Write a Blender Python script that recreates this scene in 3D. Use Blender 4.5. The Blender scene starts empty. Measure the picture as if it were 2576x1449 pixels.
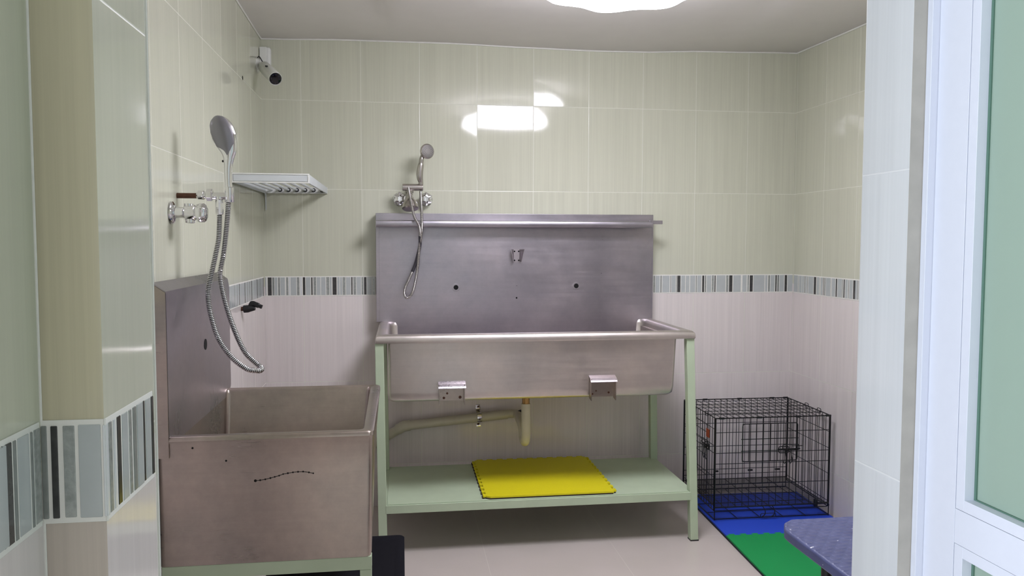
import bpy, bmesh, math, random
from mathutils import Vector, Matrix
random.seed(7)
S = bpy.context.scene
COL = S.collection
PI = math.pi

# ------------------------------------------------------------------ camera
F_PX, YAW, PITCH, ROLL = 1967.96, 0.14011, 0.05771, 0.00147
CAM = Vector((0.69676, -4.14131, 1.39665))
cy_, sy_, cp_, sp_ = math.cos(YAW), math.sin(YAW), math.cos(PITCH), math.sin(PITCH)
fw = Vector((sy_*cp_, cy_*cp_, -sp_)); rt = Vector((cy_, -sy_, 0)); up = rt.cross(fw)
cr_, sr_ = math.cos(ROLL), math.sin(ROLL)
r2 = rt*cr_ + up*sr_; u2 = up*cr_ - rt*sr_
cd = bpy.data.cameras.new('camera'); cam = bpy.data.objects.new('camera', cd); COL.objects.link(cam)
cd.sensor_width = 36.0; cd.lens = F_PX/2576*36.0; cd.clip_start = 0.02; cd.clip_end = 50
cam.matrix_world = Matrix(((r2.x, u2.x, -fw.x, CAM.x), (r2.y, u2.y, -fw.y, CAM.y), (r2.z, u2.z, -fw.z, CAM.z), (0, 0, 0, 1)))
S.camera = cam

# ------------------------------------------------------------------ world, lights, exposure
w = bpy.data.worlds.new('world'); S.world = w; w.use_nodes = True
w.node_tree.nodes['Background'].inputs[0].default_value = (0.8, 0.88, 1.0, 1)
w.node_tree.nodes['Background'].inputs[1].default_value = 0.05
S.view_settings.view_transform = 'Standard'; S.view_settings.look = 'None'
S.view_settings.gamma = 1.0; S.view_settings.use_curve_mapping = False
S.view_settings.exposure = 0.0
LAMP_STRENGTH = 34.0            # the ceiling lamp's diffuser (see the lamp builder)
LAMP_COLOR = (0.945, 0.92, 1.04)

def area(name, loc, target, sx, sy, power, color):
    l = bpy.data.lights.new(name, 'AREA'); l.shape = 'RECTANGLE'; l.size = sx; l.size_y = sy
    l.energy = power; l.color = color
    o = bpy.data.objects.new(name, l); COL.objects.link(o); o.location = loc
    o.rotation_euler = (Vector(target)-Vector(loc)).to_track_quat('-Z', 'Y').to_euler()
    return o
# daylight through the corridor window, left of and behind the camera
area('corridor_daylight', (-1.22, -4.40, 1.62), (1.5, -3.4, 1.2), 1.2, 1.5, 80.0, (0.84, 0.92, 1.04))

# ------------------------------------------------------------------ mesh helpers
ORG = {}
def V(*a): return Vector(a)
class MB:
    def __init__(s): s.v = []; s.f = []; s.m = []; s.mi = 0
    def add(s, vs, fs):
        b = len(s.v); s.v += [Vector(p) for p in vs]
        for f in fs: s.f.append(tuple(i+b for i in f)); s.m.append(s.mi)
        return s
    def box(s, x0, x1, y0, y1, z0, z1):
        x0, x1 = sorted((x0, x1)); y0, y1 = sorted((y0, y1)); z0, z1 = sorted((z0, z1))
        return s.hexa([(x0,y0,z0),(x1,y0,z0),(x1,y1,z0),(x0,y1,z0),(x0,y0,z1),(x1,y0,z1),(x1,y1,z1),(x0,y1,z1)])
    def hexa(s, p):
        return s.add(p, [(0,3,2,1),(4,5,6,7),(0,1,5,4),(1,2,6,5),(2,3,7,6),(3,0,4,7)])
    def prism(s, poly, axis, a, b):
        """poly: 2D points (ccw); axis 'x','y','z' extruded from a to b"""
        n = len(poly)
        def P(u, v, t): return {'x': (t,u,v), 'y': (u,t,v), 'z': (u,v,t)}[axis]
        vs = [P(u,v,a) for u,v in poly]+[P(u,v,b) for u,v in poly]
        fs = [tuple(range(n-1,-1,-1)), tuple(range(n,2*n))]+[(i,(i+1)%n,n+(i+1)%n,n+i) for i in range(n)]
        return s.add(vs, fs)
    def frame(s, t, ref=None):
        t = t.normalized()
        r = ref if ref is not None and abs(ref.normalized().dot(t)) < .98 else (V(0,0,1) if abs(t.z) < .9 else V(1,0,0))
        u = (r - t*r.dot(t)).normalized(); return u, t.cross(u)
    def tube(s, pts, r, n=10, caps=True, r2=None, ref=None, mats=None):
        """r: number or list per point; r2: second half-axis"""
        pts = [Vector(p) for p in pts]; N = len(pts)
        rs = r if isinstance(r, (list, tuple)) else [r]*N
        qs = rs if r2 is None else (r2 if isinstance(r2, (list, tuple)) else [r2]*N)
        b = len(s.v); u = None
        for i, p in enumerate(pts):
            t = (pts[min(i+1,N-1)]-pts[max(i-1,0)])
            if t.length < 1e-9: t = V(0,0,1)
            if u is None or ref is not None: u, w_ = s.frame(t, ref)
            else:
                t = t.normalized(); u = (u - t*u.dot(t)).normalized(); w_ = t.cross(u)
            for k in range(n):
                a = 2*PI*k/n; s.v.append(p+u*(math.cos(a)*rs[i])+w_*(math.sin(a)*qs[i]))
        for i in range(N-1):
            for k in range(n):
                s.f.append((b+i*n+k, b+i*n+(k+1)%n, b+(i+1)*n+(k+1)%n, b+(i+1)*n+k)); s.m.append(mats[i] if mats else s.mi)
        if caps:
            s.f.append(tuple(b+k for k in range(n-1,-1,-1))); s.m.append(s.mi)
            s.f.append(tuple(b+(N-1)*n+k for k in range(n))); s.m.append(s.mi)
        return s
    def cyl(s, a, b, r, n=24, r2=None):
        return s.tube([a,b], [r, r if r2 is None else r2], n)
    def lathe(s, c, axis, prof, n=32, lobes=0, amp=0.0):
        """prof: list of (t along axis, radius)"""
        axis = Vector(axis).normalized(); u, w_ = s.frame(axis); c = Vector(c); b = len(s.v); N = len(prof)
        for t, r in prof:
            for k in range(n):
                a = 2*PI*k/n; rr = r*(1+amp*math.cos(lobes*a)) if lobes else r
                s.v.append(c+axis*t+u*(rr*math.cos(a))+w_*(rr*math.sin(a)))
        for i in range(N-1):
            for k in range(n):
                s.f.append((b+i*n+k, b+i*n+(k+1)%n, b+(i+1)*n+(k+1)%n, b+(i+1)*n+k)); s.m.append(s.mi)
        s.f.append(tuple(b+k for k in range(n-1,-1,-1))); s.m.append(s.mi)
        s.f.append(tuple(b+(N-1)*n+k for k in range(n))); s.m.append(s.mi)
        return s
    def grid(s, P, nu, nv):
        b = len(s.v)
        for j in range(nv+1):
            for i in range(nu+1): s.v.append(Vector(P(i/nu, j/nv)))
        for j in range(nv):
            for i in range(nu):
                a = b+j*(nu+1)+i; s.f.append((a,a+1,a+nu+2,a+nu+1)); s.m.append(s.mi)
        return s
    def build(s, name, mat, parent=None, bevel=0.0, smooth=35, seg=2, weld=False, local=False):
        org = V(0,0,0) if (local or parent is None) else ORG.get(parent.name, V(0,0,0))
        me = bpy.data.meshes.new(name)
        me.from_pydata([tuple(p-org) for p in s.v], [], s.f)
        mats = mat if isinstance(mat, (list, tuple)) else [mat]
        for m in mats: me.materials.append(m)
        me.polygons.foreach_set('material_index', s.m)
        bm = bmesh.new(); bm.from_mesh(me)
        if weld: bmesh.ops.remove_doubles(bm, verts=bm.verts, dist=1e-5)
        bmesh.ops.recalc_face_normals(bm, faces=bm.faces); bm.to_mesh(me); bm.free()
        o = bpy.data.objects.new(name, me); COL.objects.link(o)
        if parent is not None: o.parent = parent
        ORG[o.name] = org
        if bevel:
            b = o.modifiers.new('bevel', 'BEVEL'); b.width = bevel; b.segments = seg; b.limit_method = 'ANGLE'; b.angle_limit = math.radians(40)
            b.harden_normals = True
        if smooth:
            me.shade_smooth(); me.set_sharp_from_angle(angle=math.radians(smooth))
        return o
def tag(o, label=None, cat=None, group=None, kind=None):
    if label: o['label'] = label
    if cat: o['category'] = cat
    if group: o['group'] = group
    if kind: o['kind'] = kind
    return o
def thing(name, label, cat, loc=(0,0,0), rz=0.0, group=None, kind=None):
    o = bpy.data.objects.new(name, None); COL.objects.link(o); o.empty_display_size = 0.05
    o.location = loc; o.rotation_euler = (0,0,rz); ORG[o.name] = Vector(loc)
    return tag(o, label, cat, group, kind)
def struct(name, mb, mat, **k):
    o = mb.build(name, mat, **k); o['kind'] = 'structure'; return o
def spline(pts, n=8):
    """Catmull-Rom through pts"""
    P = [Vector(p) for p in pts]; out = []
    for i in range(len(P)-1):
        p0 = P[max(i-1,0)]; p1 = P[i]; p2 = P[i+1]; p3 = P[min(i+2,len(P)-1)]
        for k in range(n):
            t = k/n
            out.append(0.5*((2*p1)+(p2-p0)*t+(2*p0-5*p1+4*p2-p3)*t*t+(3*p1-p0-3*p2+p3)*t**3))
    out.append(P[-1]); return out
def resample(pts, step):
    out = [pts[0]]; acc = 0.0
    for a, b in zip(pts, pts[1:]):
        d = (b-a).length; t = step-acc
        while t <= d:
            out.append(a+(b-a)*(t/d)); t += step
        acc = (acc+d) % step
    return out

# ------------------------------------------------------------------ materials
def lin(h):
    c = [int(h[i:i+2],16)/255 for i in (0,2,4)]
    return tuple((x/12.92 if x <= .04045 else ((x+.055)/1.055)**2.4) for x in c)+(1,)
class NT:
    def __init__(s, name):
        s.mat = bpy.data.materials.new(name); s.mat.use_nodes = True; s.t = s.mat.node_tree
        s.b = s.t.nodes['Principled BSDF']
    def n(s, typ, **k):
        x = s.t.nodes.new('ShaderNode'+typ)
        for a, v in k.items(): setattr(x, a, v)
        return x
    def put(s, sock, v):
        if isinstance(v, bpy.types.NodeSocket): s.t.links.new(v, sock)
        else:
            if isinstance(v, tuple) and sock.type == 'VECTOR': v = v[:3]
            sock.default_value = v
    def math(s, op, a, b=0.0, c=0.0, clamp=False):
        x = s.n('Math', operation=op, use_clamp=clamp); s.put(x.inputs[0], a); s.put(x.inputs[1], b)
        if op in ('MULTIPLY_ADD','COMPARE','SMOOTH_MIN'): s.put(x.inputs[2], c)
        return x.outputs[0]
    def mix(s, f, a, b, mode='MIX'):
        x = s.n('Mix', data_type='RGBA', blend_type=mode); s.put(x.inputs[0], f); s.put(x.inputs[6], a); s.put(x.inputs[7], b)
        return x.outputs[2]
    def pos(s):
        g = s.n('NewGeometry'); x = s.n('SeparateXYZ'); s.t.links.new(g.outputs['Position'], x.inputs[0]); return g, x.outputs
    def comb(s, x, y, z):
        c = s.n('CombineXYZ'); s.put(c.inputs[0], x); s.put(c.inputs[1], y); s.put(c.inputs[2], z); return c.outputs[0]
    def noise(s, vec, scale, detail=2.0, rough=.5):
        x = s.n('TexNoise'); s.put(x.inputs['Vector'], vec); x.inputs['Scale'].default_value = scale
        x.inputs['Detail'].default_value = detail; x.inputs['Roughness'].default_value = rough; return x.outputs[0]
    def ramp(s, f, stops, interp='LINEAR'):
        x = s.n('ValToRGB'); x.color_ramp.interpolation = interp; e = x.color_ramp.elements
        while len(e) < len(stops): e.new(0.5)
        for el, (p, c) in zip(e, stops):
            el.position = p; el.color = c if len(c) == 4 else tuple(c)+(1,)
        s.put(x.inputs[0], f); return x.outputs[0]
    def mapr(s, v, a, b, c, d):
        x = s.n('MapRange'); s.put(x.inputs[0], v)
        for i, q in enumerate((a,b,c,d)): x.inputs[i+1].default_value = q
        return x.outputs[0]
    def bump(s, h, strength=.2, dist=.002, normal=None):
        x = s.n('Bump'); x.inputs['Strength'].default_value = strength; x.inputs['Distance'].default_value = dist
        s.put(x.inputs['Height'], h)
        if normal is not None: s.put(x.inputs['Normal'], normal)
        return x.outputs[0]
    def set(s, **k):
        for a, v in k.items():
            s.put(s.b.inputs[{'color':'Base Color','rough':'Roughness','metal':'Metallic','normal':'Normal','spec':'Specular IOR Level','coat':'Coat Weight','coat_rough':'Coat Roughness','trans':'Transmission Weight','ior':'IOR','aniso':'Anisotropic','emit':'Emission Color','estr':'Emission Strength'}[a]], v)
        return s.mat
def plain(name, col, rough=.5, metal=0.0, noise=0.0, nscale=60.0, bump=0.0, spec=.5, coat=0.0):
    m = NT(name); c = lin(col) if isinstance(col, str) else tuple(col)+(1,)
    tc = m.n('TexCoord').outputs['Object']
    nz = m.noise(tc, nscale, 3.0)
    k = m.mapr(nz, .25, .75, 1-noise, 1+noise)
    mul = m.n('VectorMath', operation='SCALE'); mul.inputs[0].default_value = c[:3]; m.put(mul.inputs['Scale'], k)
    m.set(color=mul.outputs[0], rough=rough, metal=metal, spec=spec, coat=coat)
    if bump: m.set(normal=m.bump(nz, bump, .001))
    return m.mat

def tile_mat(name, axis, u0, zu=1.22, upper='c7c9b6', lower='dcd5d2', grout='dcddd0', split=True, zl=1.123, W=.30, tilt=.020, streak=.05, gw=.0013, seed=3.7):
    """glazed wall tile 30 x 45 cm with fine vertical streaks, world space"""
    m = NT(name); g, P = m.pos(); u = P['XYZ'.index(axis)]; z = P[2]
    isup = m.math('GREATER_THAN', z, 1.17)
    uu = m.math('DIVIDE', m.math('SUBTRACT', u, u0), W)
    zo = m.math('MULTIPLY_ADD', isup, zu-zl, zl) if split else zu
    zz = m.math('DIVIDE', m.math('SUBTRACT', z, zo), .45)
    fu = m.math('FRACT', uu); fz = m.math('FRACT', zz)
    du = m.math('MULTIPLY', m.math('MINIMUM', fu, m.math('SUBTRACT', 1.0, fu)), W)
    dz = m.math('MULTIPLY', m.math('MINIMUM', fz, m.math('SUBTRACT', 1.0, fz)), .45)
    d = m.math('MINIMUM', du, dz)
    gm = m.mapr(d, gw*.6, gw*1.3, 1.0, 0.0)
    wn = m.n('TexWhiteNoise', noise_dimensions='3D'); m.put(wn.inputs[0], m.comb(m.math('FLOOR', uu), m.math('FLOOR', zz), seed))
    # streaks
    tid = m.math('MULTIPLY', wn.outputs[0], 40.0)
    s1 = m.noise(m.comb(m.math('MULTIPLY', u, 130.0), m.math('MULTIPLY', z, 1.6), tid), 1.0, 4.0, .65)
    s2 = m.noise(m.comb(m.math('MULTIPLY', u, 30.0), m.math('MULTIPLY', z, .8), tid), 1.0, 2.0)
    k = m.math('ADD', m.mapr(s1, .28, .72, 1-streak, 1+streak), m.mapr(s2, .3, .7, -streak*.6, streak*.6))
    k = m.math('ADD', k, m.mapr(wn.outputs[0], 0, 1, -.012, .012))
    base = m.mix(isup, lin(lower), lin(upper)) if split else lin(upper)
    sc = m.n('VectorMath', operation='SCALE'); m.put(sc.inputs[0], base); m.put(sc.inputs['Scale'], k)
    col = m.mix(gm, sc.outputs[0], lin(grout))
    # every tile sits at its own very slight angle
    off = m.n('VectorMath', operation='SUBTRACT'); m.put(off.inputs[0], wn.outputs[1]); off.inputs[1].default_value = (.5,.5,.5)
    of2 = m.n('VectorMath', operation='SCALE'); m.put(of2.inputs[0], off.outputs[0]); of2.inputs['Scale'].default_value = tilt*2
    nn = m.n('VectorMath', operation='ADD'); m.put(nn.inputs[0], g.outputs['Normal']); m.put(nn.inputs[1], of2.outputs[0])
    nz = m.n('VectorMath', operation='NORMALIZE'); m.put(nz.inputs[0], nn.outputs[0])
    wav = m.noise(g.outputs['Position'], 14.0, 2.0)
    h = m.math('ADD', m.math('MULTIPLY', m.mapr(d, 0, gw*1.6, 0, 1), 1.0), m.math('MULTIPLY', wav, .25))
    h = m.math('ADD', h, m.math('MULTIPLY', s1, .05))
    nb = m.bump(h, .35, .0012, nz.outputs[0])
    m.set(color=col, rough=m.math('MULTIPLY_ADD', gm, .4, .07), normal=nb, spec=.5)
    return m.mat

def steel_mat(name, col='bab6bd', rough=.31, axis='z', spots=.25, brush=.03):
    m = NT(name); tc = m.n('TexCoord').outputs['Object']; mp = m.n('Mapping'); m.put(mp.inputs[0], tc)
    mp.inputs['Scale'].default_value = {'x': (4,110,110), 'y': (110,4,110), 'z': (110,110,4)}[axis]
    br = m.noise(mp.outputs[0], 1.0, 3.0, .6)
    bl = m.noise(tc, 3.2, 4.0, .6); fine = m.noise(tc, 28.0, 4.0, .7)
    k = m.math('ADD', m.mapr(bl, .3, .7, 1-spots*.5, 1+spots*.4), m.mapr(br, .3, .7, -.025, .025))
    k = m.math('ADD', k, m.mapr(fine, .3, .7, -.05*spots*4, .03*spots*4))
    c = m.mix(m.mapr(bl, .35, .7, 0, 1), lin(col), (lin(col)[0]*1.02, lin(col)[1]*.97, lin(col)[2]*.93, 1))
    sc = m.n('VectorMath', operation='SCALE'); m.put(sc.inputs[0], c); m.put(sc.inputs['Scale'], k)
    rr = m.math('ADD', m.mapr(bl, .3, .7, rough-.05, rough+.06), m.mapr(br, .3, .7, -.03, .03))
    m.set(color=sc.outputs[0], metal=1.0, rough=rr)
    return m.mat

# ------------------------------------------------------------------ shared materials
M_BACK = tile_mat('tile_back', 'X', .1947, tilt=.024, seed=14.7)
M_LEFT = tile_mat('tile_left', 'Y', -.2908)
M_RIGHT = tile_mat('tile_right', 'Y', -.312)
M_JAMBL = tile_mat('tile_jamb_left', 'Y', -3.172, zu=1.635, streak=.035)
M_JAMBF = tile_mat('tile_jamb_front_shaded', 'X', .347, zu=1.635, W=.06, streak=.07, upper='c3bda2', lower='c0b6aa')  # browner than the reveal tile; this face's shade is put into the colour
M_JAMBR = tile_mat('tile_jamb_right', 'Y', -3.0, zu=1.502, upper='d3d6d9', grout='dfe1e2', split=False, W=.5, streak=.03)
M_PLAIN = tile_mat('tile_plain', 'X', 0, streak=.04)
M_PLASTER = plain('plaster', 'e0ddd8', .75, noise=.015, nscale=9, bump=.04)
M_EDGE = plain('tile_edge_plaster', 'b0aca4', .7, noise=.10, nscale=25, bump=.2)
M_GROUT = plain('white_grout', 'e6e6df', .6, noise=.03)
M_STEEL = steel_mat('brushed_steel', col='b1aeb7', rough=.34, axis='x')
M_STEELB = steel_mat('basin_steel_lit', col='cec8c5', rough=.40, axis='x', spots=.2)  # trough steel lightened: the lit floor's reflection is put into the colour
M_STEELV = steel_mat('brushed_steel_upright', axis='z')
M_STEELD = steel_mat('worn_steel', col='aba29b', rough=.31, axis='x', spots=.36)
M_CHROME = plain('chrome', (.80,.80,.82), .06, 1.0)
M_SATIN = plain('satin_nickel', (.50,.47,.45), .25, 1.0, noise=.05)
M_GREYM = plain('satin_grey_plastic', '8d8c92', .28, .55)
M_GREEN = plain('pale_green_paint', 'b3c3a7', .38, noise=.04, nscale=14, bump=.03)
M_BLACK = plain('black_plastic', '141417', .42, noise=.1)
M_WIRE = plain('black_coated_wire', '0b0b10', .35)
M_HOLE = plain('dark_hole', '050505', .9)
M_WHITE = plain('white_plastic', 'e2e4df', .4, noise=.02)
M_ALU = plain('white_coated_aluminium', 'd6dae6', .32, noise=.01)
M_ALUG = plain('grey_silver_aluminium', 'd2d8da', .4, .1)
M_PVC = plain('cream_pvc_pipe', 'c9c4b0', .35, noise=.05, nscale=20)
M_BRASS = plain('aged_brass', (.45,.27,.10), .35, .9, noise=.15, nscale=40)
M_RUST = plain('rusty_brown_pipe', '5a3826', .6, noise=.3, nscale=60, bump=.2)

# ------------------------------------------------------------------ room shell
fm = NT('floor_porcelain'); g, P = fm.pos()
def joint(coord, off):
    f = fm.math('FRACT', fm.math('DIVIDE', fm.math('SUBTRACT', coord, off), .595))
    return fm.math('MULTIPLY', fm.math('MINIMUM', f, fm.math('SUBTRACT', 1.0, f)), .595)
dj = fm.math('MINIMUM', joint(P[0], 1.06), joint(P[1], -.645))
n1 = fm.noise(g.outputs['Position'], 2.0, 3.0); n2 = fm.noise(g.outputs['Position'], 40.0, 2.0)
fc = fm.mix(fm.mapr(n1, .3, .7, 0, 1), lin('c6bdb7'), lin('beb6ae'))
fc = fm.mix(fm.mapr(dj, .0008, .0016, 1, 0), fc, lin('ccc7bd'))
M_FLOOR = fm.set(color=fc, rough=fm.mapr(n1, .3, .7, .17, .26), normal=fm.bump(n2, .02, .001))
struct('floor', MB().box(-1.5, 3.1, -5.7, .1, -.08, 0), M_FLOOR, smooth=0)

CEILX = [(-.2,2.43),(0,2.424),(.45,2.433),(.95,2.435),(1.38,2.427),(1.72,2.423),(1.95,2.4255),(2.35,2.442),(2.876,2.451),(3.1,2.452)]
def ceil_z(x, y):
    z = CEILX[-1][1]
    for (a,za),(b,zb) in zip(CEILX, CEILX[1:]):
        if x <= b: t = (x-a)/(b-a); t = t*t*(3-2*t); z = za+(zb-za)*max(0,t); break
    k = math.exp(min(0,y)/.7); side = 2.43+(.03 if x < .6 else 0)*(1-k) - .012*(1 if x > 2.3 else 0)*(1-k)
    return z*k+side*(1-k)
cm = MB(); cm.grid(lambda u, v: (-1.5+4.6*u, .1-5.8*v, ceil_z(-1.5+4.6*u, .1-5.8*v)), 92, 60)
cm.grid(lambda u, v: (-1.5+4.6*u, .1-5.8*v, 2.6), 2, 2)
struct('ceiling', cm, M_PLASTER, smooth=60)
struct('wall_back', MB().box(-.1, 3.1, 0, .12, 0, 2.56), M_BACK, smooth=0)
struct('wall_left', MB().box(-.12, 0, -3.2, 0, 0, 2.56), M_LEFT, smooth=0)
struct('wall_right', MB().box(2.876, 3.0, -5.7, 0, 0, 2.56), M_RIGHT, smooth=0)
# doorway wall: left pier (front face, reveal) and right pier
wl = MB(); wl.mi = 1; wl.box(-1.5, .4049, -3.3299, -3.1701, 0, 2.56); wl.mi = 0
wl.add([(.405,-3.33,0),(.405,-3.17,0),(.405,-3.17,2.56),(.405,-3.33,2.56)], [(0,1,2,3)])
wl.mi = 2; wl.add([(.347,-3.33,0),(.405,-3.33,0),(.405,-3.33,2.56),(.347,-3.33,2.56)], [(0,1,2,3)])
struct('wall_front_left', wl, [M_JAMBL, M_PLAIN, M_JAMBF], smooth=0)
struct('wall_corridor_left', MB().box(.22, .347, -3.48, -3.33, 0, 2.56), M_JAMBL, smooth=0)
wr = MB(); wr.mi = 1; wr.box(1.4101, 2.9, -3.115, -3.0, 0, 2.56); wr.mi = 0
wr.add([(1.41,-3.1145,0),(1.41,-3.0,0),(1.41,-3.0,2.56),(1.41,-3.1145,2.56)], [(0,1,2,3)])
struct('wall_front_right', wr, [M_JAMBR, M_EDGE], smooth=0)
struct('wall_corridor_end', MB().box(-1.5, 3.1, -5.7, -5.6, 0, 2.56), M_PLASTER, smooth=0)
wc = MB(); wc.box(-1.5,-1.36,-5.7,-5.10,0,2.56).box(-1.5,-1.36,-3.70,-3.17,0,2.56).box(-1.5,-1.36,-5.10,-3.70,0,.7).box(-1.5,-1.36,-5.10,-3.70,2.2,2.56)
struct('wall_window_side', wc, M_PLASTER, smooth=0)
wf = MB(); wf.box(-1.45,-1.40,-5.10,-5.05,.7,2.2).box(-1.45,-1.40,-3.75,-3.70,.7,2.2).box(-1.45,-1.40,-5.05,-3.75,.7,.75).box(-1.45,-1.40,-5.05,-3.75,2.15,2.2).box(-1.45,-1.40,-4.42,-4.38,.75,2.15)
struct('window_1', wf, M_ALU, smooth=0)
# white joint along the top of the tiles
tr = MB()
for pts in ([(x, -.003, ceil_z(x,0)-.004) for x in [i*.12 for i in range(24)]+[2.874]],
            [(.003, -y*.15, ceil_z(0,-y*.15)-.004) for y in range(22)], [(2.873, -y*.15, ceil_z(2.876,-y*.15)-.004) for y in range(21)]):
    tr.tube(pts, .0042, 6)
struct('trim_1', tr, M_GROUT)
tr = MB(); tr.tube([(.4055,-3.169,0),(.4055,-3.169,2.5)], .0016, 6)
struct('trim_2', tr, M_GROUT)
tr = MB(); tr.tube([(.3475,-3.3305,0),(.3475,-3.3305,2.5)], .0013, 6)
struct('trim_3', tr, M_GROUT)

# ---- mosaic border of glass strips
BL = "-4,98,L 154,362,D 385,492,M 501,654,L 677,770,M 784,1026,L 1073,1189,S 1203,1282,W 1296,1595,L 1609,1749,S 1773,1876,W 1904,2040,D 2054,2307,L 2326,2410,D 2439,2589,S 2608,2806,L 2825,3065,L 3089,3254,S 3268,3372,L 3401,3623,D 3647,3775,L 3789,3908,L 3917,4074,S 4093,4345,L 4360,4436,D 4464,4617,S 4636,4870,L 4885,4990,S 5009,5148,D 5162,5421,L 5440,5584,S"
BR = "20647,20743,S 20765,21013,L 21041,21126,M 21154,21578,L 21606,21662,M 21679,21917,L 21929,21985,S 22002,22201,D 22229,22474,L 22497,22713,L 22747,23055,L 23078,23141,M 23158,23410,L 23444,23570,D 23593,23685,M 23708,23983,L 24006,24133,S 24156,24236,D 24271,24807,L 24836,24980,S 25009,25217,D 25252,25705,L 25792,26053,L 26088,26187,S 26217,26415,D 26438,27105,L 27134,27281,L 27316,27428,M 27445,27716,L 27739,27833,D 27857,27975,M 27986,28270,L 28293,28447,D 28471,28814,L"
RW = "-663,-222,L -750,-707,M -1096,-794,L -1330,-1139,L -1478,-1372,M -1646,-1520,L -1750,-1677,M -2324,-1791,L -2605,-2364,D -2902,-2665,L -3000,-2942,M -3253,-3059,L -3360,-3292,D -3522,-3408,M -3994,-3561,L -4069,-4031,M -4455,-4124,L -4619,-4492,D -5039,-4655,L -5136,-5066,M -5312,-5207,D -5589,-5347,L -5692,-5623,M -6015,-5726,L -6249,-6048,D"
LW = "-8040,-7386,L -7365,-7266,M -7238,-6851,L -6822,-6749,M -6705,-6447,L -6410,-6276,D -6230,-5240,L -5208,-5047,D -4999,-4648,L -4607,-4483,M -4441,-4147,L -4105,-3934,S -3900,-3658,L -3606,-3448,D -3395,-3191,L -3147,-2231,L -2193,-2042,D -1985,-1445,L -1406,-1269,M -1229,-617,L -566,-340,D -257,269,L"
S1 = "-34106,-34066,M -34040,-33918,D -33899,-33829,M -33815,-33586,L -33566,-33515,M -33499,-33357,S"
S2 = "3465,3533,M 3553,3631,D 3665,3787,S 3806,4028,L"
S3 = "-33239,-33137,S -33112,-33049,W -33006,-32886,D -32860,-32678,L -32654,-32559,S -32527,-32413,M -32396,-32205,L -32184,-32118,D -32104,-31923,L -31905,-31820,D"

M_SL = plain('strip_pale_blue_grey', 'b5bbba', .12, noise=.04, nscale=30)
M_SD = plain('strip_dark_grey', '3f3f3e', .12, noise=.25, nscale=90)
M_SM = plain('strip_mid_grey', '868b87', .15, noise=.12, nscale=80)
M_SS = plain('strip_silver_textured', 'a3a8a4', .22, .3, noise=.22, nscale=140, bump=.4)
M_SW = plain('strip_white', 'd4d8d8', .12)
SM = {'L':0,'D':1,'M':2,'S':3,'W':4}
def parse(s): return [(int(a)/1e4, int(b)/1e4, c) for a,b,c in (t.split(',') for t in s.split())]
def rnd_strips(a, b):
    out = []; x = a
    while x < b:
        w_ = random.choice((.006,.010,.012,.016,.022,.027,.033)); c = 'L' if w_ > .02 else random.choice('LLMMSSDW')
        out.append((x, x+w_, c)); x += w_+.0022
    return out
def band(name, strips, plane, sgn, d=.0022, z0=1.125, z1=1.218, g=.0022):
    """plane: ('x', value, sign) or ('y', value)"""
    mb = MB(); mb.mi = 5
    lo = min(s[0] for s in strips); hi = max(s[1] for s in strips)
    def bx(a, b, za, zb, t):
        if plane[0] == 'y': mb.box(a, b, plane[1], plane[1]+sgn*t, za, zb)
        else: mb.box(plane[1], plane[1]+sgn*t, a, b, za, zb)
    bx(lo, hi, z0-.005, z1+.005, d*.55)
    for a, b, c in strips:
        mb.mi = SM[c]; w_ = b-a
        if w_ < .0035: continue
        bx(a+.0008, b-.0008, z0+random.uniform(0,.001), z1-random.uniform(0,.001), d*random.uniform(.85,1.1))
    o = mb.build(name, [M_SL,M_SD,M_SM,M_SS,M_SW,M_GROUT], bevel=.0008, smooth=30, seg=1); o['kind'] = 'structure'; return o
bl = [(max(a,.003), b, c) for a, b, c in parse(BL)]; br = parse(BR)
band('trim_4', bl+rnd_strips(.56, 2.06)+br, ('y', 0), -1)
band('trim_5', [s for s in parse(LW) if s[1] < -.003]+rnd_strips(-3.1, -.806), ('x', 0), 1)
band('trim_6', parse(RW)+rnd_strips(-2.98, -.628), ('x', 2.876), -1)
band('trim_7', parse(S1)+rnd_strips(-3.476, -3.412), ('x', .347), 1)
band('trim_8', parse(S2)+[(.4032,.4072,'W')], ('y', -3.33), -1)
band('trim_9', [(-3.332,-3.3246,'W')]+parse(S3), ('x', .405), 1)

# ------------------------------------------------------------------ ceiling lamp
lm = NT('lamp_diffuser'); lm.set(color=(1,1,1,1), rough=.4, emit=LAMP_COLOR+(1,), estr=LAMP_STRENGTH); M_LAMP = lm.mat
LC = (1.465, -1.49)
lamp = thing('ceiling_lamp', 'round scalloped glowing white ceiling lamp at top of the photo', 'lamp', (LC[0], LC[1], 2.42))
MB().lathe((LC[0],LC[1],2.30), (0,0,1), [(.058,.28),(.138,.28)], 40).build('base', M_WHITE, lamp)
MB().lathe((LC[0],LC[1],2.30), (0,0,1), [(-.050,.02),(-.048,.14),(-.041,.23),(-.028,.29),(-.008,.318),(.022,.318),(.060,.295)], 96, lobes=8, amp=.055).build('diffuser', M_LAMP, lamp, smooth=60)

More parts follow.
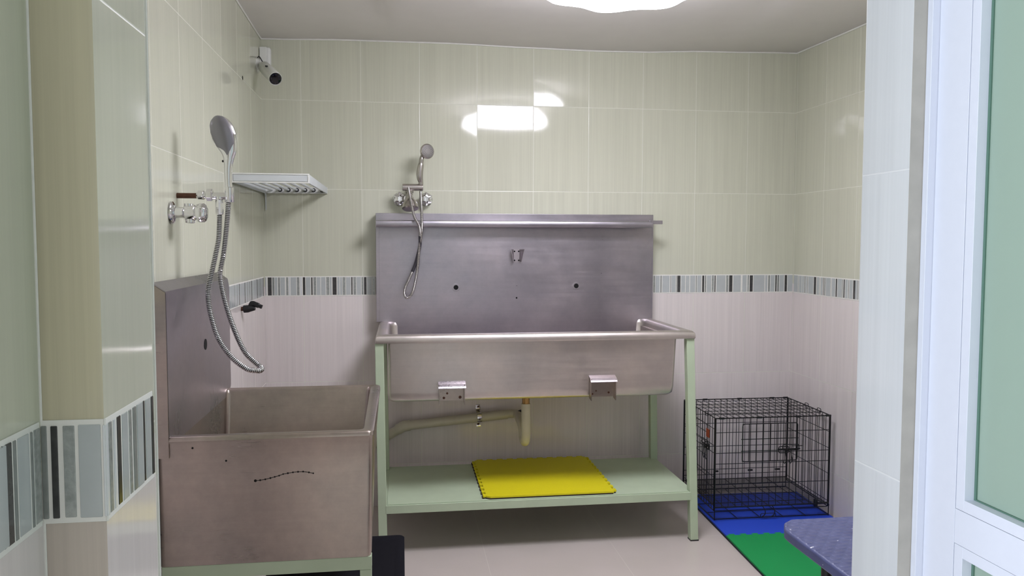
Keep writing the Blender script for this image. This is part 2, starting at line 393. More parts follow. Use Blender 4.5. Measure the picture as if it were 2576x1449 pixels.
# ------------------------------------------------------------------ loft helper
def ring(x0, x1, y0, y1, r, z, n=6):
    r = max(r, 1e-4); out = []
    for cx, cy, a0 in ((x1-r,y0+r,-90),(x1-r,y1-r,0),(x0+r,y1-r,90),(x0+r,y0+r,180)):
        for k in range(n+1):
            a = math.radians(a0+90*k/n); out.append((cx+r*math.cos(a), cy+r*math.sin(a), z))
    return out
def loft(mb, rings, caps=True):
    n = len(rings[0]); b = len(mb.v)
    for rg in rings: mb.v += [Vector(p) for p in rg]
    for i in range(len(rings)-1):
        for k in range(n):
            mb.f.append((b+i*n+k, b+i*n+(k+1)%n, b+(i+1)*n+(k+1)%n, b+(i+1)*n+k)); mb.m.append(mb.mi)
    if caps:
        mb.f.append(tuple(b+k for k in range(n-1,-1,-1))); mb.m.append(mb.mi)
        e = b+(len(rings)-1)*n; mb.f.append(tuple(e+k for k in range(n))); mb.m.append(mb.mi)
    return mb

# ------------------------------------------------------------------ long wash trough on the back wall
tub = thing('wash_trough', 'long stainless steel wash trough with tall splashback on the green stand', 'sink', (1.3, -.39, .68))
tb = MB()
loft(tb, [ring(.672,1.915,-.615,-.14,.03,.683), ring(.645,1.938,-.645,-.11,.03,.687), ring(.633,1.950,-.657,-.09,.02,.70),
          ring(.631,1.954,-.659,-.076,.016,.73), ring(.631,1.965,-.661,-.074,.016,.953), ring(.600,2.020,-.690,-.070,.004,.9545),
          ring(.581,2.038,-.698,-.070,.004,.9555), ring(.579,2.040,-.700,-.070,.004,.960), ring(.579,2.040,-.700,-.070,.004,.972),
          ring(.582,2.037,-.697,-.070,.004,.983), ring(.590,2.029,-.689,-.070,.004,.990), ring(.600,2.019,-.679,-.072,.004,.992),
          ring(.622,1.997,-.655,-.0835,.030,.991), ring(.632,1.987,-.644,-.0835,.045,.985), ring(.637,1.982,-.640,-.0835,.05,.968),
          ring(.640,1.965,-.648,-.0835,.05,.73), ring(.66,1.94,-.63,-.105,.05,.70), ring(.70,1.90,-.60,-.15,.05,.694)])
tb.build('basin', M_STEELB, tub, smooth=50)
sb = MB(); sb.prism([(.648,.74),(1.972,.74),(1.972,.99),(2.033,.99),(2.033,1.547),(.567,1.547),(.567,.99),(.648,.99)], 'y', -.0855, -.080)
sb.box(.567, .584, -.088, -.012, .99, 1.50).box(2.026, 2.033, -.088, -.012, .99, 1.50)
sb.box(.567, 2.033, -.080, -.012, 1.543, 1.547)
sb.build('splashback', M_STEEL, tub, bevel=.0015)
lg = MB()
lg.prism([(-.0855,1.509),(-.172,1.509),(-.179,1.506),(-.182,1.500),(-.182,1.482),(-.179,1.477),(-.174,1.475),(-.174,1.498),(-.0855,1.502)], 'x', .570, 1.998)
lg.box(1.985, 2.052, -.181, -.160, 1.495, 1.514)
lg.build('drip_ledge', M_STEEL, tub, bevel=.001)
for x, z, r in ((.975,1.165,.0125), (1.613,1.169,.0125), (1.293,1.108,.0045), (1.294,1.172,.0015), (1.749,1.235,.0015)):
    MB().lathe((x,-.0852,z), (0,-1,0), [(0,r),(.0017,r)], 24).build('tap_hole', M_HOLE, tub)
    if r > .01:
        MB().lathe((x,-.0852,z), (0,-1,0), [(0,r*1.9),(.0004,r*1.7),(.0013,r*1.12),(.0010,r*1.0)], 32).build('dimple', M_STEEL, tub)
hk = MB()
hk.box(1.276,1.309,-.0885,-.0855,1.295,1.363)
hk.hexa([(1.270,-.125,1.296),(1.2725,-.125,1.296),(1.2775,-.088,1.300),(1.275,-.088,1.300),(1.257,-.125,1.363),(1.2595,-.125,1.363),(1.2775,-.088,1.362),(1.275,-.088,1.362)])
hk.hexa([(1.312,-.125,1.296),(1.3145,-.125,1.296),(1.3100,-.088,1.300),(1.3075,-.088,1.300),(1.328,-.125,1.363),(1.3305,-.125,1.363),(1.3100,-.088,1.362),(1.3075,-.088,1.362)])
hko = hk.build('hand_shower_hook', M_STEELV, tub, smooth=0); hko['label'] = 'small forked steel hook riveted to the splashback'
for x, z in ((1.2815,1.352),(1.3035,1.352),(1.2815,1.305),(1.3035,1.305)):
    MB().lathe((x,-.0885,z), (0,-1,0), [(0,.0042),(.002,.003)], 12).build('rivet', M_HOLE, hko)
def bracket(x0, x1, z0, z1, sk):
    b = MB(); y = -.659; yf_ = -.700
    b.box(x0, x1, y-.004, y, z0, z1)
    b.hexa([(x0,y,z0-.006),(x0+.003,y,z0-.006),(x0+.003,yf_,z0-.012),(x0,yf_,z0-.012),(x0,y,z1),(x0+.003,y,z1),(x0+.003,yf_,z1-.004),(x0,yf_,z1-.004)][0:8])
    b.hexa([(x1-.003,y,z0-.006),(x1,y,z0-.006),(x1,yf_,z0-.012),(x1-.003,yf_,z0-.012),(x1-.003,y,z1),(x1,y,z1),(x1,yf_,z1-.004),(x1-.003,yf_,z1-.004)])
    o = b.build('mounting_bracket', M_STEELD, tub, smooth=0)
    o['label'] = 'open box bracket with rusty bolt holes under the trough front'
    t = MB(); t.prism([(-.658,z1+.010),(-.658,z1+.002),(-.690,z1-.002),(-.702,z1-.008),(-.706,z1-.016),(-.703,z1-.016),(-.699,z1-.008),(-.688,z1+.001)], 'x', x0-.003, x1+.004)
    t.build('lip', M_STEELV, o, smooth=60)
    for fx, fz, r in sk:
        MB().lathe((x0+fx*(x1-x0), y-.004, z0+fz*(z1-z0)), (0,-1,0), [(0,r),(.001,r*.7)], 12).build('bolt_hole', M_RUST, o)
bracket(.857, .972, .690, .768, ((.2,.16,.006),(.83,.18,.007),(.33,.42,.005)))
bracket(1.547, 1.664, .690, .780, ((.12,.14,.005),(.78,.2,.005),(.27,.3,.004)))
MB().lathe((1.294,-.40,.683), (0,0,-1), [(0,.030),(.008,.030),(.010,.024),(.016,.024),(.017,.0185),(.075,.0185)], 28).build('drain_tail', M_BRASS, tub)['label'] = 'brass drain tailpiece under the trough'

# ---- its green stand
st = thing('trough_stand', 'tall pale green steel stand with a lower shelf under the long trough', 'stand', (1.3, -.39, 0))
def leg(xt, yt, xb, yb, zt, w_=.0375, zb=.004, parent=st, mat=None):
    h = w_/2
    MB().hexa([(xb-h,yb-h,zb),(xb+h,yb-h,zb),(xb+h,yb+h,zb),(xb-h,yb+h,zb),(xt-h,yt-h,zt),(xt+h,yt-h,zt),(xt+h,yt+h,zt),(xt-h,yt+h,zt)]).build('leg', mat or M_GREEN, parent, bevel=.002)
    MB().box(xb-h-.001,xb+h+.001,yb-h-.001,yb+h+.001,0,zb+.002).build('foot_cap', M_BLACK, parent)
for a in ((.597,-.672,.607,-.679,.9545), (2.019,-.672,2.050,-.679,.9545), (.600,-.120,.612,-.118,.953), (2.022,-.120,2.040,-.118,.953)): leg(*a)
rl = MB(); rl.box(.62,2.03,-.698,-.662,.196,.234); rl.box(.62,2.03,-.137,-.100,.196,.234); rl.box(.592,.628,-.66,-.138,.196,.234); rl.box(2.014,2.050,-.66,-.138,.196,.234)
rl.build('shelf_frame', M_GREEN, st, bevel=.002)
MB().box(.626, 2.018, -.692, -.105, .2345, .2375).build('shelf', M_GREEN, st, bevel=.001)

# ---- waste pipes
dp = thing('waste_pipe', 'cream plastic waste pipe below the long trough running left along the tiles', 'pipe', (1.294,-.40,.40))
MB().tube(spline([(1.294,-.40,.612),(1.294,-.40,.52),(1.294,-.398,.455),(1.294,-.385,.425),(1.294,-.355,.413),(1.294,-.325,.425),(1.294,-.305,.455),(1.296,-.26,.475),(1.298,-.17,.482),(1.300,-.075,.487),(1.270,-.048,.485),(1.22,-.045,.480)], 8), .0225, 20).build('trap', M_PVC, dp)
MB().tube([(1.25,-.045,.482),(.712,-.045,.437)], .0245, 20).build('wall_run', M_PVC, dp)
MB().lathe((1.318,-.10,.487), (0,1,0), [(0,.026),(.012,.028),(.02,.026)], 20).build('rubber_seal', M_BLACK, dp)
MB().tube(spline([(.735,-.045,.439),(.70,-.045,.434),(.672,-.045,.418)], 6), .0285, 20).build('elbow', M_PVC, dp)
MB().tube([(.682,-.045,.424),(.40,-.045,.255),(.36,-.045,.10),(.36,-.045,.0)], .0245, 18).build('lower_run', M_PVC, dp)
cl = thing('pipe_clamp', 'small zinc saddle strap holding the cream pipe to the back wall', 'clamp', (1.096,-.01,.47))
MB().tube(spline([(1.096,-.003,.530),(1.097,-.006,.505),(1.098,-.030,.497),(1.099,-.060,.494),(1.100,-.0725,.470),(1.100,-.060,.447),(1.100,-.030,.442),(1.101,-.006,.436),(1.101,-.003,.412)], 5), .0012, 4, r2=.0115, ref=V(0,-.3,1)).build('strap', M_CHROME, cl, smooth=40)
for z in (.519,.424): MB().lathe((1.098,-.003,z), (0,-1,0), [(0,.006),(.004,.004)], 10).build('screw', M_RUST, cl)

# ------------------------------------------------------------------ puzzle mats
def puzzle(w_, d, sides, n=11, t=.012):
    """outline of an interlocking mat; sides = flags (front, right, back, left); +1 tabs out, 0 straight"""
    def edge(p, q, flag, phase):
        p = Vector(p); q = Vector(q); L = (q-p).length; u = (q-p)/L; nrm = V(u.y,-u.x); out = [p]
        if flag:
            pit = L/n; h = .015*flag
            for k in range(n):
                c = pit*(k+.5)
                if c+pit*.3 > L: break
                for s_, o_ in ((-.20,0),(-.24,.35),(-.30,.7),(-.24,1),(.24,1),(.30,.7),(.24,.35),(.20,0)):
                    out.append(p+u*(c+pit*s_)+nrm*(h*o_))
        return out
    pts = []
    cs = [(0,0),(w_,0),(w_,d),(0,d)]
    for i in range(4): pts += edge(Vector(cs[i]), Vector(cs[(i+1)%4]), sides[i], 0)
    return [(p.x,p.y) for p in pts]
def puzzle_mat(name, label, col, base, loc, rz, w_, d, sides, group, cut=True):
    o = thing(name, label, 'mat', loc, rz, group); pl = puzzle(w_, d, sides)
    if cut: pl[0] = (.018, 0); pl.append((0,.012))
    MB().prism(pl, 'z', .0068, .0145).build('foam_top', plain(name+'_foam', col, .6, noise=.05, nscale=260, bump=.5), o, local=True, smooth=0)
    MB().prism([(x-.0035,y+.002) for x,y in pl], 'z', 0, .0068).build('foam_base', plain(name+'_base', base, .8), o, local=True, smooth=0)
    return o
G = None
puzzle_mat('foam_mat', 'yellow foam puzzle mat lying on the green stand shelf', 'd6cb0a', '3a2c2c', (1.070,-.687,.2376), 0, .592, .592, (0,1,1,1), G)
puzzle_mat('foam_mat', 'blue foam puzzle mat on the floor under the black wire crate', '1f48c6', '10131c', (2.2112,-.6856,.0), math.radians(-2.6), .630, .60, (-1,0,0,0), G, False)
puzzle_mat('foam_mat', 'green foam puzzle mat on the floor between the blue mat and the door', '00924a', '10131c', (2.184,-1.285,.0), math.radians(-2.6), .630, .60, (0,0,1,0), G, False)

# ------------------------------------------------------------------ wire crate
CR = thing('dog_crate', 'black folding wire dog crate on the blue mat in the right corner', 'crate', (2.232,-.492,.0176), math.radians(-1.0))
CW, CD, CH = .602, .462, .512
def panel(name, O, U, W_, nu, hs, su, sv, ru=.0017, fr=.0028, skip=None, parent=CR):
    """wires: nu verticals, horizontals at fractions hs"""
    O, U, W_ = Vector(O), Vector(U), Vector(W_); m = MB()
    def P(u, v): return O+U*u+W_*v
    for a, b in (((0,0),(1,0)),((1,0),(1,1)),((1,1),(0,1)),((0,1),(0,0))): m.tube([P(*a),P(*b)], fr, 6)
    for i in range(1, nu):
        m.tube([P(i/nu,0),P(i/nu,1)], ru, 5)
    for h in hs: m.tube([P(0,h),P(1,h)], ru, 5)
    return m.build(name, M_WIRE, parent, local=True)
panel('front_panel', (0,0,.062), (CW,0,0), (0,0,CH-.062), 17, (.26,.49,.61,.84), 0, 0)
for x, y in ((0,0),(CW,0),(0,CD),(CW,CD)): MB().tube([(x,y,0),(x,y,.066)], .0028, 6).build('corner_post', M_WIRE, CR, local=True)
panel('back_panel', (0,CD,0.03), (CW,0,0), (0,0,CH-.03), 17, (.12,.18,.45,.72,.83), 0, 0)
panel('side_panel', (0,.01,0.045), (0,CD-.02,0), (0,0,CH-.045), 13, (.08,.36,.62,.70,.88), 0, 0)
panel('side_panel', (CW,.01,0.045), (0,CD-.02,0), (0,0,CH-.045), 13, (.06,.36,.64,.82), 0, 0)
panel('top_panel', (0,0,CH), (CW,0,0), (0,CD,0), 18, (.18,.36,.54,.72,.88), 0, 0)
panel('bottom_panel', (0,0,.004), (CW,0,0), (0,CD,0), 5, (.22,.5,.78), 0, 0, ru=.002)
gm = MB(); gz = .062
for k in range(2): gm.tube([(.01+k*(CW-.02),.006,gz),(.01+k*(CW-.02),CD-.006,gz)], .003, 6)
for k in range(44): gm.tube([(.008,.010+k*(CD-.02)/43,gz),(CW-.008,.010+k*(CD-.02)/43,gz)], .0010, 4)
for k in range(1,5): gm.tube([(CW*k/5,.006,gz-.003),(CW*k/5,CD-.006,gz-.003)], .002, 5)
gm.tube([(.006,.006,gz),(CW-.006,.006,gz)], .0028, 6); gm.tube([(.006,.006,gz-.018),(CW-.006,.006,gz-.018)], .0022, 6)
gm.tube([(.006,CD-.006,gz),(CW-.006,CD-.006,gz)], .0028, 6)
gm.build('floor_grate', M_WIRE, CR, local=True)
def rrect(x0, x1, z0, z1, r, f, n=4):
    pts = []
    for cx, cz, a0 in ((x1-r,z0+r,-90),(x1-r,z1-r,0),(x0+r,z1-r,90),(x0+r,z0+r,180)):
        for k in range(n+1):
            a = math.radians(a0+90*k/n); pts.append(f(cx+r*math.cos(a), cz+r*math.sin(a)))
    return pts+[pts[0]]
dr = MB(); F = lambda u, v: (u, -.006, v)
dr.tube(rrect(.137,.425,.292,.482,.012,F), .0026, 6, caps=False)
for x in (.137,.17,.208,.246,.284,.322,.36,.395): dr.tube([F(x,.292),F(x,.482)], .0017, 5)
for z in (.345,.405): dr.tube([F(.13,z),F(.43,z)], .002, 5)
do = dr.build('front_door', M_WIRE, CR, local=True)
def latch(f, parent):
    m = MB()
    m.tube(rrect(-.052,.0,-.018,.014,.008,lambda u,v: f(u,v,.010)), .0025, 6, caps=False)
    m.tube(rrect(-.030,.055,-.006,.022,.008,lambda u,v: f(u,v,.006)), .0022, 6, caps=False)
    m.tube([f(-.055,0,.008),f(.06,0,.008)], .0032, 6)
    m.tube([f(.02,.014,.006),f(.075,.014,.006)], .002, 5); m.tube([f(.0,-.012,.006),f(.075,-.012,.006)], .002, 5)
    for s_ in (-.018,.012):
        m.tube(spline([f(s_,0,.010),f(s_+.002,-.03,.012),f(s_+.006,-.055,.013),f(s_-.004,-.072,.012),f(s_-.010,-.060,.010)], 5), .0022, 6)
    m.build('latch', M_WIRE, parent, local=True)
latch(lambda u,v,w_: (.375+u, -.006-w_, .352+v), do)
sd = MB(); F2 = lambda u, v: (-.006, u, v)
sd.tube(rrect(.10,.36,.10,.46,.012,F2), .0026, 6, caps=False)
for y in [.10+.0325*k for k in range(9)]: sd.tube([F2(y,.10),F2(y,.46)], .0017, 5)
for z in (.2,.3,.37,.42): sd.tube([F2(.10,z),F2(.36,z)], .0018, 5)
so = sd.build('side_door', M_WIRE, CR, local=True)
latch(lambda u,v,w_: (-.006-w_, .10+u, .36+v), so)
MB().box(-.011,-.009,.060,.100,.400,.442).build('tag', plain('orange_tag','a8431c',.5), CR, local=True, smooth=0)['label'] = 'orange plastic tag'
for x, y, z in ((.03,0,CH),(.225,0,CH),(.43,0,CH),(.59,0,CH),(.12,CD,CH),(.32,CD,CH),(.51,CD,CH),(.59,CD,CH),(.19,CD,.105),(.39,CD,.105),(.55,CD,.105)):
    MB().tube([(x-.013,y,z),(x+.013,y,z)], .0052, 8).build('hinge_clip', M_WIRE, CR, local=True)
for s_ in (.25,.30):
    MB().tube(spline([(s_,-.004,.062),(s_+.008,-.014,.045),(s_+.006,-.018,.026),(s_-.006,-.014,.012)], 5), .0026, 6).build('hook', M_WIRE, CR, local=True)
MB().tube(rrect(.235,.315,-.0,.02,.008,lambda u,v:(u,-.014,v+.008)), .0018, 5, caps=False).build('tray_handle', M_WIRE, CR, local=True)
for y in (.12,.25): MB().tube(rrect(y-.018,y+.018,-.01,.012,.008,lambda u,v:(CW+.003,u,CH+v)), .0018, 5, caps=False).build('top_loop', M_WIRE, CR, local=True)
MB().tube(rrect(.10,.135,-.01,.012,.008,lambda u,v:(-.003,u,CH+v)), .0018, 5, caps=False).build('top_loop', M_WIRE, CR, local=True)
ctp = MB(); ctp.box(CW-.07,CW-.058,.0,.02,.045,.082); ctp.tube([(CW-.06,-.002,.066),(CW-.004,-.002,.066),(CW,.0,.052)], .005, 8)
ctp.build('tray_catch', M_BLACK, CR, local=True)

# ------------------------------------------------------------------ small sink on the left wall
sk = thing('wash_sink', 'small deep stainless steel sink with side splashback at the left wall', 'sink', (.33,-1.5,.49))
YF = -1.895; ZR = .857
bs = MB()
# outer shell: tapered rings (bottom narrower towards the back), then over the rim and inside
def q4(x0,x1f,x1b,yf,yb,r,z,n=5):
    rg = ring(0,1,0,1,.03,z,n); out = []
    for (u,v,zz) in rg:
        x1 = x1f+(x1b-x1f)*v; out.append((x0+(x1-x0)*u, yf+(yb-yf)*v, z))
    return out
loft(bs, [q4(.022,.604,.560,YF,-1.30,.01,.492), q4(.022,.606,.566,YF,-1.27,.01,.50), q4(.022,.612,.600,YF,-1.17,.01,.75), q4(.022,.6135,.6115,YF,-1.150,.01,.838),
          q4(.020,.616,.614,YF-.004,-1.147,.01,.846), q4(.022,.614,.612,YF,-1.150,.01,.856), q4(.030,.608,.606,YF+.006,-1.155,.01,.859),
          q4(.052,.584,.578,YF+.045,-1.162,.02,.853), q4(.054,.580,.574,YF+.052,-1.166,.02,.840), q4(.056,.560,.55,YF+.08,-1.22,.02,.56), q4(.09,.54,.53,YF+.12,-1.26,.02,.55)])
bs.build('basin', M_STEELD, sk, smooth=45)
sp = MB()
sp.prism([(YF-.001,.83),(YF-.001,1.256),(YF+.004,1.262),(-1.150,1.262),(-1.120,1.262),(-1.098,1.232),(-1.098,.86),(-1.15,.83)], 'x', .0535, .0565)
MB().prism([(.0225,.80),(.0565,.80),(.0565,1.259),(.018,1.286),(.018,.84)], 'y', YF-.0042, YF+.002).build('front_flange', M_STEELD, sk, smooth=0)
sp.hexa([(.018,YF,1.285),(.022,YF,1.287),(.022,-1.12,1.287),(.018,-1.12,1.285),(.0535,YF,1.258),(.0565,YF,1.262),(.0565,-1.12,1.262),(.0535,-1.12,1.258)])
sp.box(.016,.020, YF-.001, -1.12, .83, 1.285)
sp.build('splashback', M_STEELV, sk, smooth=0)
MB().lathe((.0566,-1.47,1.062), (1,0,0), [(0,.018),(.001,.018)], 24).build('tap_hole', M_HOLE, sk)
# wear on the front panel: row of burn marks and chips
wm = MB()
pts = [(.285,.727),(.298,.728),(.312,.730),(.326,.733),(.338,.736),(.350,.739),(.361,.743),(.374,.745),(.388,.747),(.402,.748),(.416,.748),(.432,.745),(.444,.742)]
for i, (x, z) in enumerate(pts):
    wm.lathe((x,YF-.0002,z), (0,-1,0), [(0,.0042 if i == 0 else .0022+.001*random.random()),(.0004,.0018)], 8)
    if i: a = pts[i-1]; wm.tube([(a[0],YF-.0004,a[1]),(x,YF-.0004,z)], .0009, 4)
wm.build('scorch_mark', M_HOLE, sk)['label'] = 'long dotted dark scorch line on the front panel'
for x, z, r in ((.207,.787,.003),(.118,.826,.003),(.022,.585,.008)):
    MB().lathe((x,YF-.0002,z), (0,-1,0), [(0,r),(.0006,r*.6)], 8).build('scorch_mark', M_HOLE, sk)
ss = thing('sink_stand', 'low green steel stand carrying the small deep sink', 'stand', (.33,-1.5,0))
for x, y in ((.045,-1.877),(.588,-1.877),(.045,-1.25),(.55,-1.25)):
    h = .0165; MB().box(x-h,x+h,y-h,y+h,.004,.452).build('leg', M_GREEN, ss, bevel=.002)
rr = MB(); rr.box(.028,.605,-1.8935,-1.862,.452,.4915); rr.box(.028,.565,-1.266,-1.234,.452,.4915); rr.box(.028,.060,-1.862,-1.266,.452,.4915); rr.box(.54,.565,-1.862,-1.266,.452,.4915)
rr.build('top_rail', M_GREEN, ss, bevel=.002)

bx = thing('storage_box', 'plain black box on the floor behind the right edge of the small sink', 'box', (.46,-1.45,0))
b_ = MB(); loft(b_, [ring(.27,.68,-1.68,-1.26,.02,.0), ring(.255,.690,-1.70,-1.235,.02,.262)])
M_BIN = plain('black_bin_plastic', '111118', .85, noise=.1, spec=.15)
b_.build('body', M_BIN, bx)
l_ = MB(); loft(l_, [ring(.245,.700,-1.71,-1.225,.02,.262), ring(.245,.700,-1.71,-1.225,.02,.296), ring(.249,.696,-1.706,-1.229,.02,.300), ring(.275,.672,-1.68,-1.255,.02,.300), ring(.280,.667,-1.675,-1.26,.02,.297)])
l_.build('lid', M_BIN, bx)

# ------------------------------------------------------------------ ribbed hose
M_RIB = plain('chrome_hose', (.70,.70,.71), .18, 1.0); M_GRV = plain('hose_groove', '101012', .6)
def hose(path, r, pitch, name, parent, mats, depth=.30, n=12):
    step = pitch/4; pts = resample(path, step); rs = []; mt = []
    for i in range(len(pts)):
        ph = i % 4; rs.append(r if ph in (0,1) else r*(1-depth)); mt.append(0 if ph in (0,1,) or ph == 3 else 1)
    return MB().tube(pts, rs, n, mats=mt).build(name, mats, parent, smooth=50)

# ------------------------------------------------------------------ left hand shower and its tap
YS = -1.552
sh = thing('hand_shower', 'chrome hand shower with ribbed hose on a rusty pipe over the small sink', 'shower', (0, YS, 1.54))
MB().cyl((0,YS,1.543),(.063,YS,1.543),.0085,16).build('rusty_nipple', M_RUST, sh)
MB().lathe((.060,YS,1.545),(1,0,0),[(0,.011),(.004,.0145),(.020,.0145),(.024,.011),(.028,.011)],24).build('collar', M_CHROME, sh)
MB().lathe((.087,YS,1.546),(1,0,0),[(0,.016),(.003,.0195),(.018,.0195),(.021,.017)],6).build('hex_nut', M_CHROME, sh, bevel=.0008)
te = MB(); te.cyl((.105,YS,1.543),(.166,YS,1.543),.0115,20)
te.lathe((.128,YS,1.540),(0,0,-1),[(0,.0125),(.008,.0125),(.010,.0110)],20)
te.build('tee', M_CHROME, sh)
MB().lathe((.127,YS,1.533),(0,0,-1),[(0,.0105),(.012,.0125),(.040,.0125),(.048,.0115),(.050,.009)],12).build('hose_nut', M_CHROME, sh, smooth=20)
MB().lathe((.158,YS,1.523),(0,0,1),[(0,.0135),(.002,.0145),(.046,.0145),(.048,.0125)],20).build('holder', M_CHROME, sh)
# handset: loft along a curved spine, flattened head
sp_ = [(.1575,1.540),(.1565,1.562),(.1555,1.585),(.1550,1.610),(.1560,1.640),(.1575,1.665),(.1570,1.685),(.1525,1.705),(.1460,1.728),(.1385,1.750),(.1310,1.770),(.1255,1.784),(.1220,1.792)]
wd = [.0105,.0112,.0118,.0125,.0140,.0185,.0265,.0340,.0390,.0385,.0320,.0210,.0040]
td = [.0105,.0112,.0115,.0120,.0125,.0135,.0150,.0180,.0205,.0205,.0180,.0120,.0030]
hs = MB(); sp3 = [(x,YS,z) for x,z in sp_]
hs.tube(spline(sp3, 5), [wd[min(int(i/5),11)]+(wd[min(int(i/5)+1,12)]-wd[min(int(i/5),11)])*((i%5)/5) for i in range(5*12)]+[wd[-1]], 28,
        r2=[td[min(int(i/5),11)]+(td[min(int(i/5)+1,12)]-td[min(int(i/5),11)])*((i%5)/5) for i in range(5*12)]+[td[-1]], ref=V(1,0,.35))
hso = hs.build('handset', M_CHROME, sh, smooth=60)
hb = MB()
k0 = 5
hb_pts = spline([(x-.0005,YS-.0022,z+.0005) for x,z in sp_[k0:]], 5)
def lerp_list(a, n=5): return [a[min(int(i/n),len(a)-2)]+(a[min(int(i/n),len(a)-2)+1]-a[min(int(i/n),len(a)-2)])*((i-n*min(int(i/n),len(a)-2))/n) for i in range(n*(len(a)-1)+1)]
em = [min(1.0, .45+.06*i) for i in range(len(hb_pts))]
hb.tube(hb_pts, [w_*.93*e for w_, e in zip(lerp_list(wd[k0:]), em)], 32, r2=[t*.985*min(1,.80+.03*i) for i, t in enumerate(lerp_list(td[k0:]))], ref=V(1,0,.35))
hb.build('back_shell', M_GREYM, hso, smooth=60)['label'] = 'satin grey back of the shower head'
MB().lathe((.142,YS-.004,1.652),(-1,0,0),[(0,.004),(.003,.003)],10).build('button', M_BLACK, hso)
dn = [(.127,YS,1.490),(.126,YS-.004,1.440),(.123,YS-.008,1.400),(.110,YS-.014,1.333),(.095,YS-.018,1.262),(.092,YS-.020,1.225),(.099,YS-.022,1.170),(.121,YS-.024,1.095),(.160,YS-.022,1.033),(.203,YS-.014,.994),(.228,YS-.006,.986),(.243,YS+.006,.984),(.244,YS+.018,.990),(.232,YS+.026,1.000)]
upp = [(.232,YS+.026,1.000),(.191,YS+.030,1.042),(.158,YS+.028,1.120),(.134,YS+.024,1.205),(.121,YS+.018,1.283),(.124,YS+.014,1.315),(.134,YS+.010,1.359),(.146,YS+.004,1.440),(.153,YS,1.500),(.1555,YS,1.528)]
hose(spline(dn+upp[1:], 12), .0090, .0056, 'hose', sh, [M_RIB, M_GRV], .20)
# the tap below
YV = -1.621
tp = thing('wall_tap', 'chrome lobed-knob tap on the left wall under the hand shower', 'tap', (0,YV,1.487))
MB().lathe((0,YV,1.487),(1,0,0),[(0,.030),(.001,.035),(.006,.034),(.012,.026),(.014,.018)],36).build('flange', M_CHROME, tp)
bb = MB(); bb.lathe((.010,YV,1.487),(1,0,0),[(0,.0165),(.022,.0165),(.030,.019),(.034,.024),(.060,.024),(.066,.018),(.080,.017)],28)
bb.lathe((.056,YV,1.487),(0,0,-1),[(0,.014),(.030,.014),(.032,.011)],20)
bb.lathe((.052,YV,1.487),(0,0,1),[(0,.014),(.028,.013)],20); bb.build('body', M_CHROME, tp)
MB().lathe((.072,YV,1.487),(1,0,0),[(0,.016),(.004,.024),(.010,.0265),(.026,.0265),(.032,.022),(.034,.014)],48,lobes=6,amp=.09).build('knob', M_CHROME, tp)

# ------------------------------------------------------------------ second shower above the trough
s2 = thing('hand_shower', 'brushed nickel hand shower with looped hose above the long trough', 'shower', (.75, 0, 1.62))
MB().tube(spline([(.740,-.004,1.668),(.740,-.050,1.668),(.739,-.085,1.666),(.739,-.100,1.655),(.740,-.101,1.640)], 6), .0095, 16).build('arm', M_SATIN, s2)
MB().lathe((.740,0,1.668),(0,-1,0),[(0,.022),(.004,.022),(.010,.014)],28).build('flange', M_SATIN, s2)
MB().lathe((.740,-.100,1.655),(.03,-.30,-1),[(0,.012),(.014,.015),(.026,.013),(.032,.020),(.055,.034),(.078,.042),(.088,.0425),(.094,.037),(.095,.010)],36).build('overhead_rose', M_SATIN, s2)
MB().cyl((.703,-.135,1.676),(.806,-.135,1.676),.0175,24).build('diverter_bar', M_SATIN, s2, bevel=.0015)
MB().cyl((.738,-.103,1.676),(.738,-.135,1.676),.012,16).build('bar_joint', M_SATIN, s2)
hh = MB()
hp = [(.7955,-.135,1.690),(.7945,-.137,1.705),(.7905,-.140,1.722),(.7895,-.142,1.745),(.7935,-.144,1.775),(.7970,-.146,1.800),(.7995,-.148,1.818),(.803,-.148,1.835)]
hh.tube(spline(hp, 5), [.0125]*6+[.0135+.0035*math.sin(PI*i/18) for i in range(18)]+[.0120]*6+[.0115,.011,.0105,.010,.009,.007], 20)
h2o = hh.build('handset', M_SATIN, s2, smooth=60)
hc = V(.826,-.152,1.855); hd = V(.42,-.90,-.05).normalized()
MB().lathe(hc-hd*.022, hd, [(0,.010),(.003,.022),(.010,.033),(.020,.0375),(.028,.0375),(.032,.034),(.033,.030)], 36).build('head', M_SATIN, h2o)
MB().lathe(hc+hd*.0105, hd, [(0,.0325),(.0015,.0315),(.003,.012)], 36).build('spray_face', plain('spray_face','8d8a87',.4,.4), h2o)
nz_ = MB(); fu_, fv_ = MB().frame(hd)
for rr_, cnt in ((.0165,12),(.0225,18),(.0280,24)):
    for k in range(cnt):
        a = 2*PI*k/cnt; c_ = hc+hd*.0112+fu_*(rr_*math.cos(a))+fv_*(rr_*math.sin(a)); nz_.lathe(c_, hd, [(0,.0017),(.0022,.0013)], 6)
nz_.build('nozzles', M_HOLE, h2o)
hz = [(.733,-.150,1.672),(.742,-.175,1.617),(.760,-.202,1.528),(.784,-.204,1.480),(.790,-.196,1.420),(.787,-.184,1.378),(.768,-.164,1.297),(.744,-.162,1.237),(.716,-.160,1.176),(.709,-.160,1.140),(.722,-.160,1.118),(.750,-.164,1.146),(.773,-.166,1.250),(.786,-.186,1.378),(.797,-.204,1.460),(.797,-.200,1.540),(.794,-.142,1.655)]
M_NH = plain('nickel_hose', (.52,.50,.49), .22, 1.0)
hose(spline(hz, 12), .0072, .0045, 'hose', s2, [M_NH, M_GRV], .12, 10)
MB().tube(spline([(.789,-.198,1.430),(.787,-.184,1.378),(.768,-.164,1.297),(.750,-.162,1.250)], 8), .0082, 10).build('hose_sleeve', plain('dark_sleeve','34323a',.35), s2)['label'] = 'dark smooth sleeve on the hose'
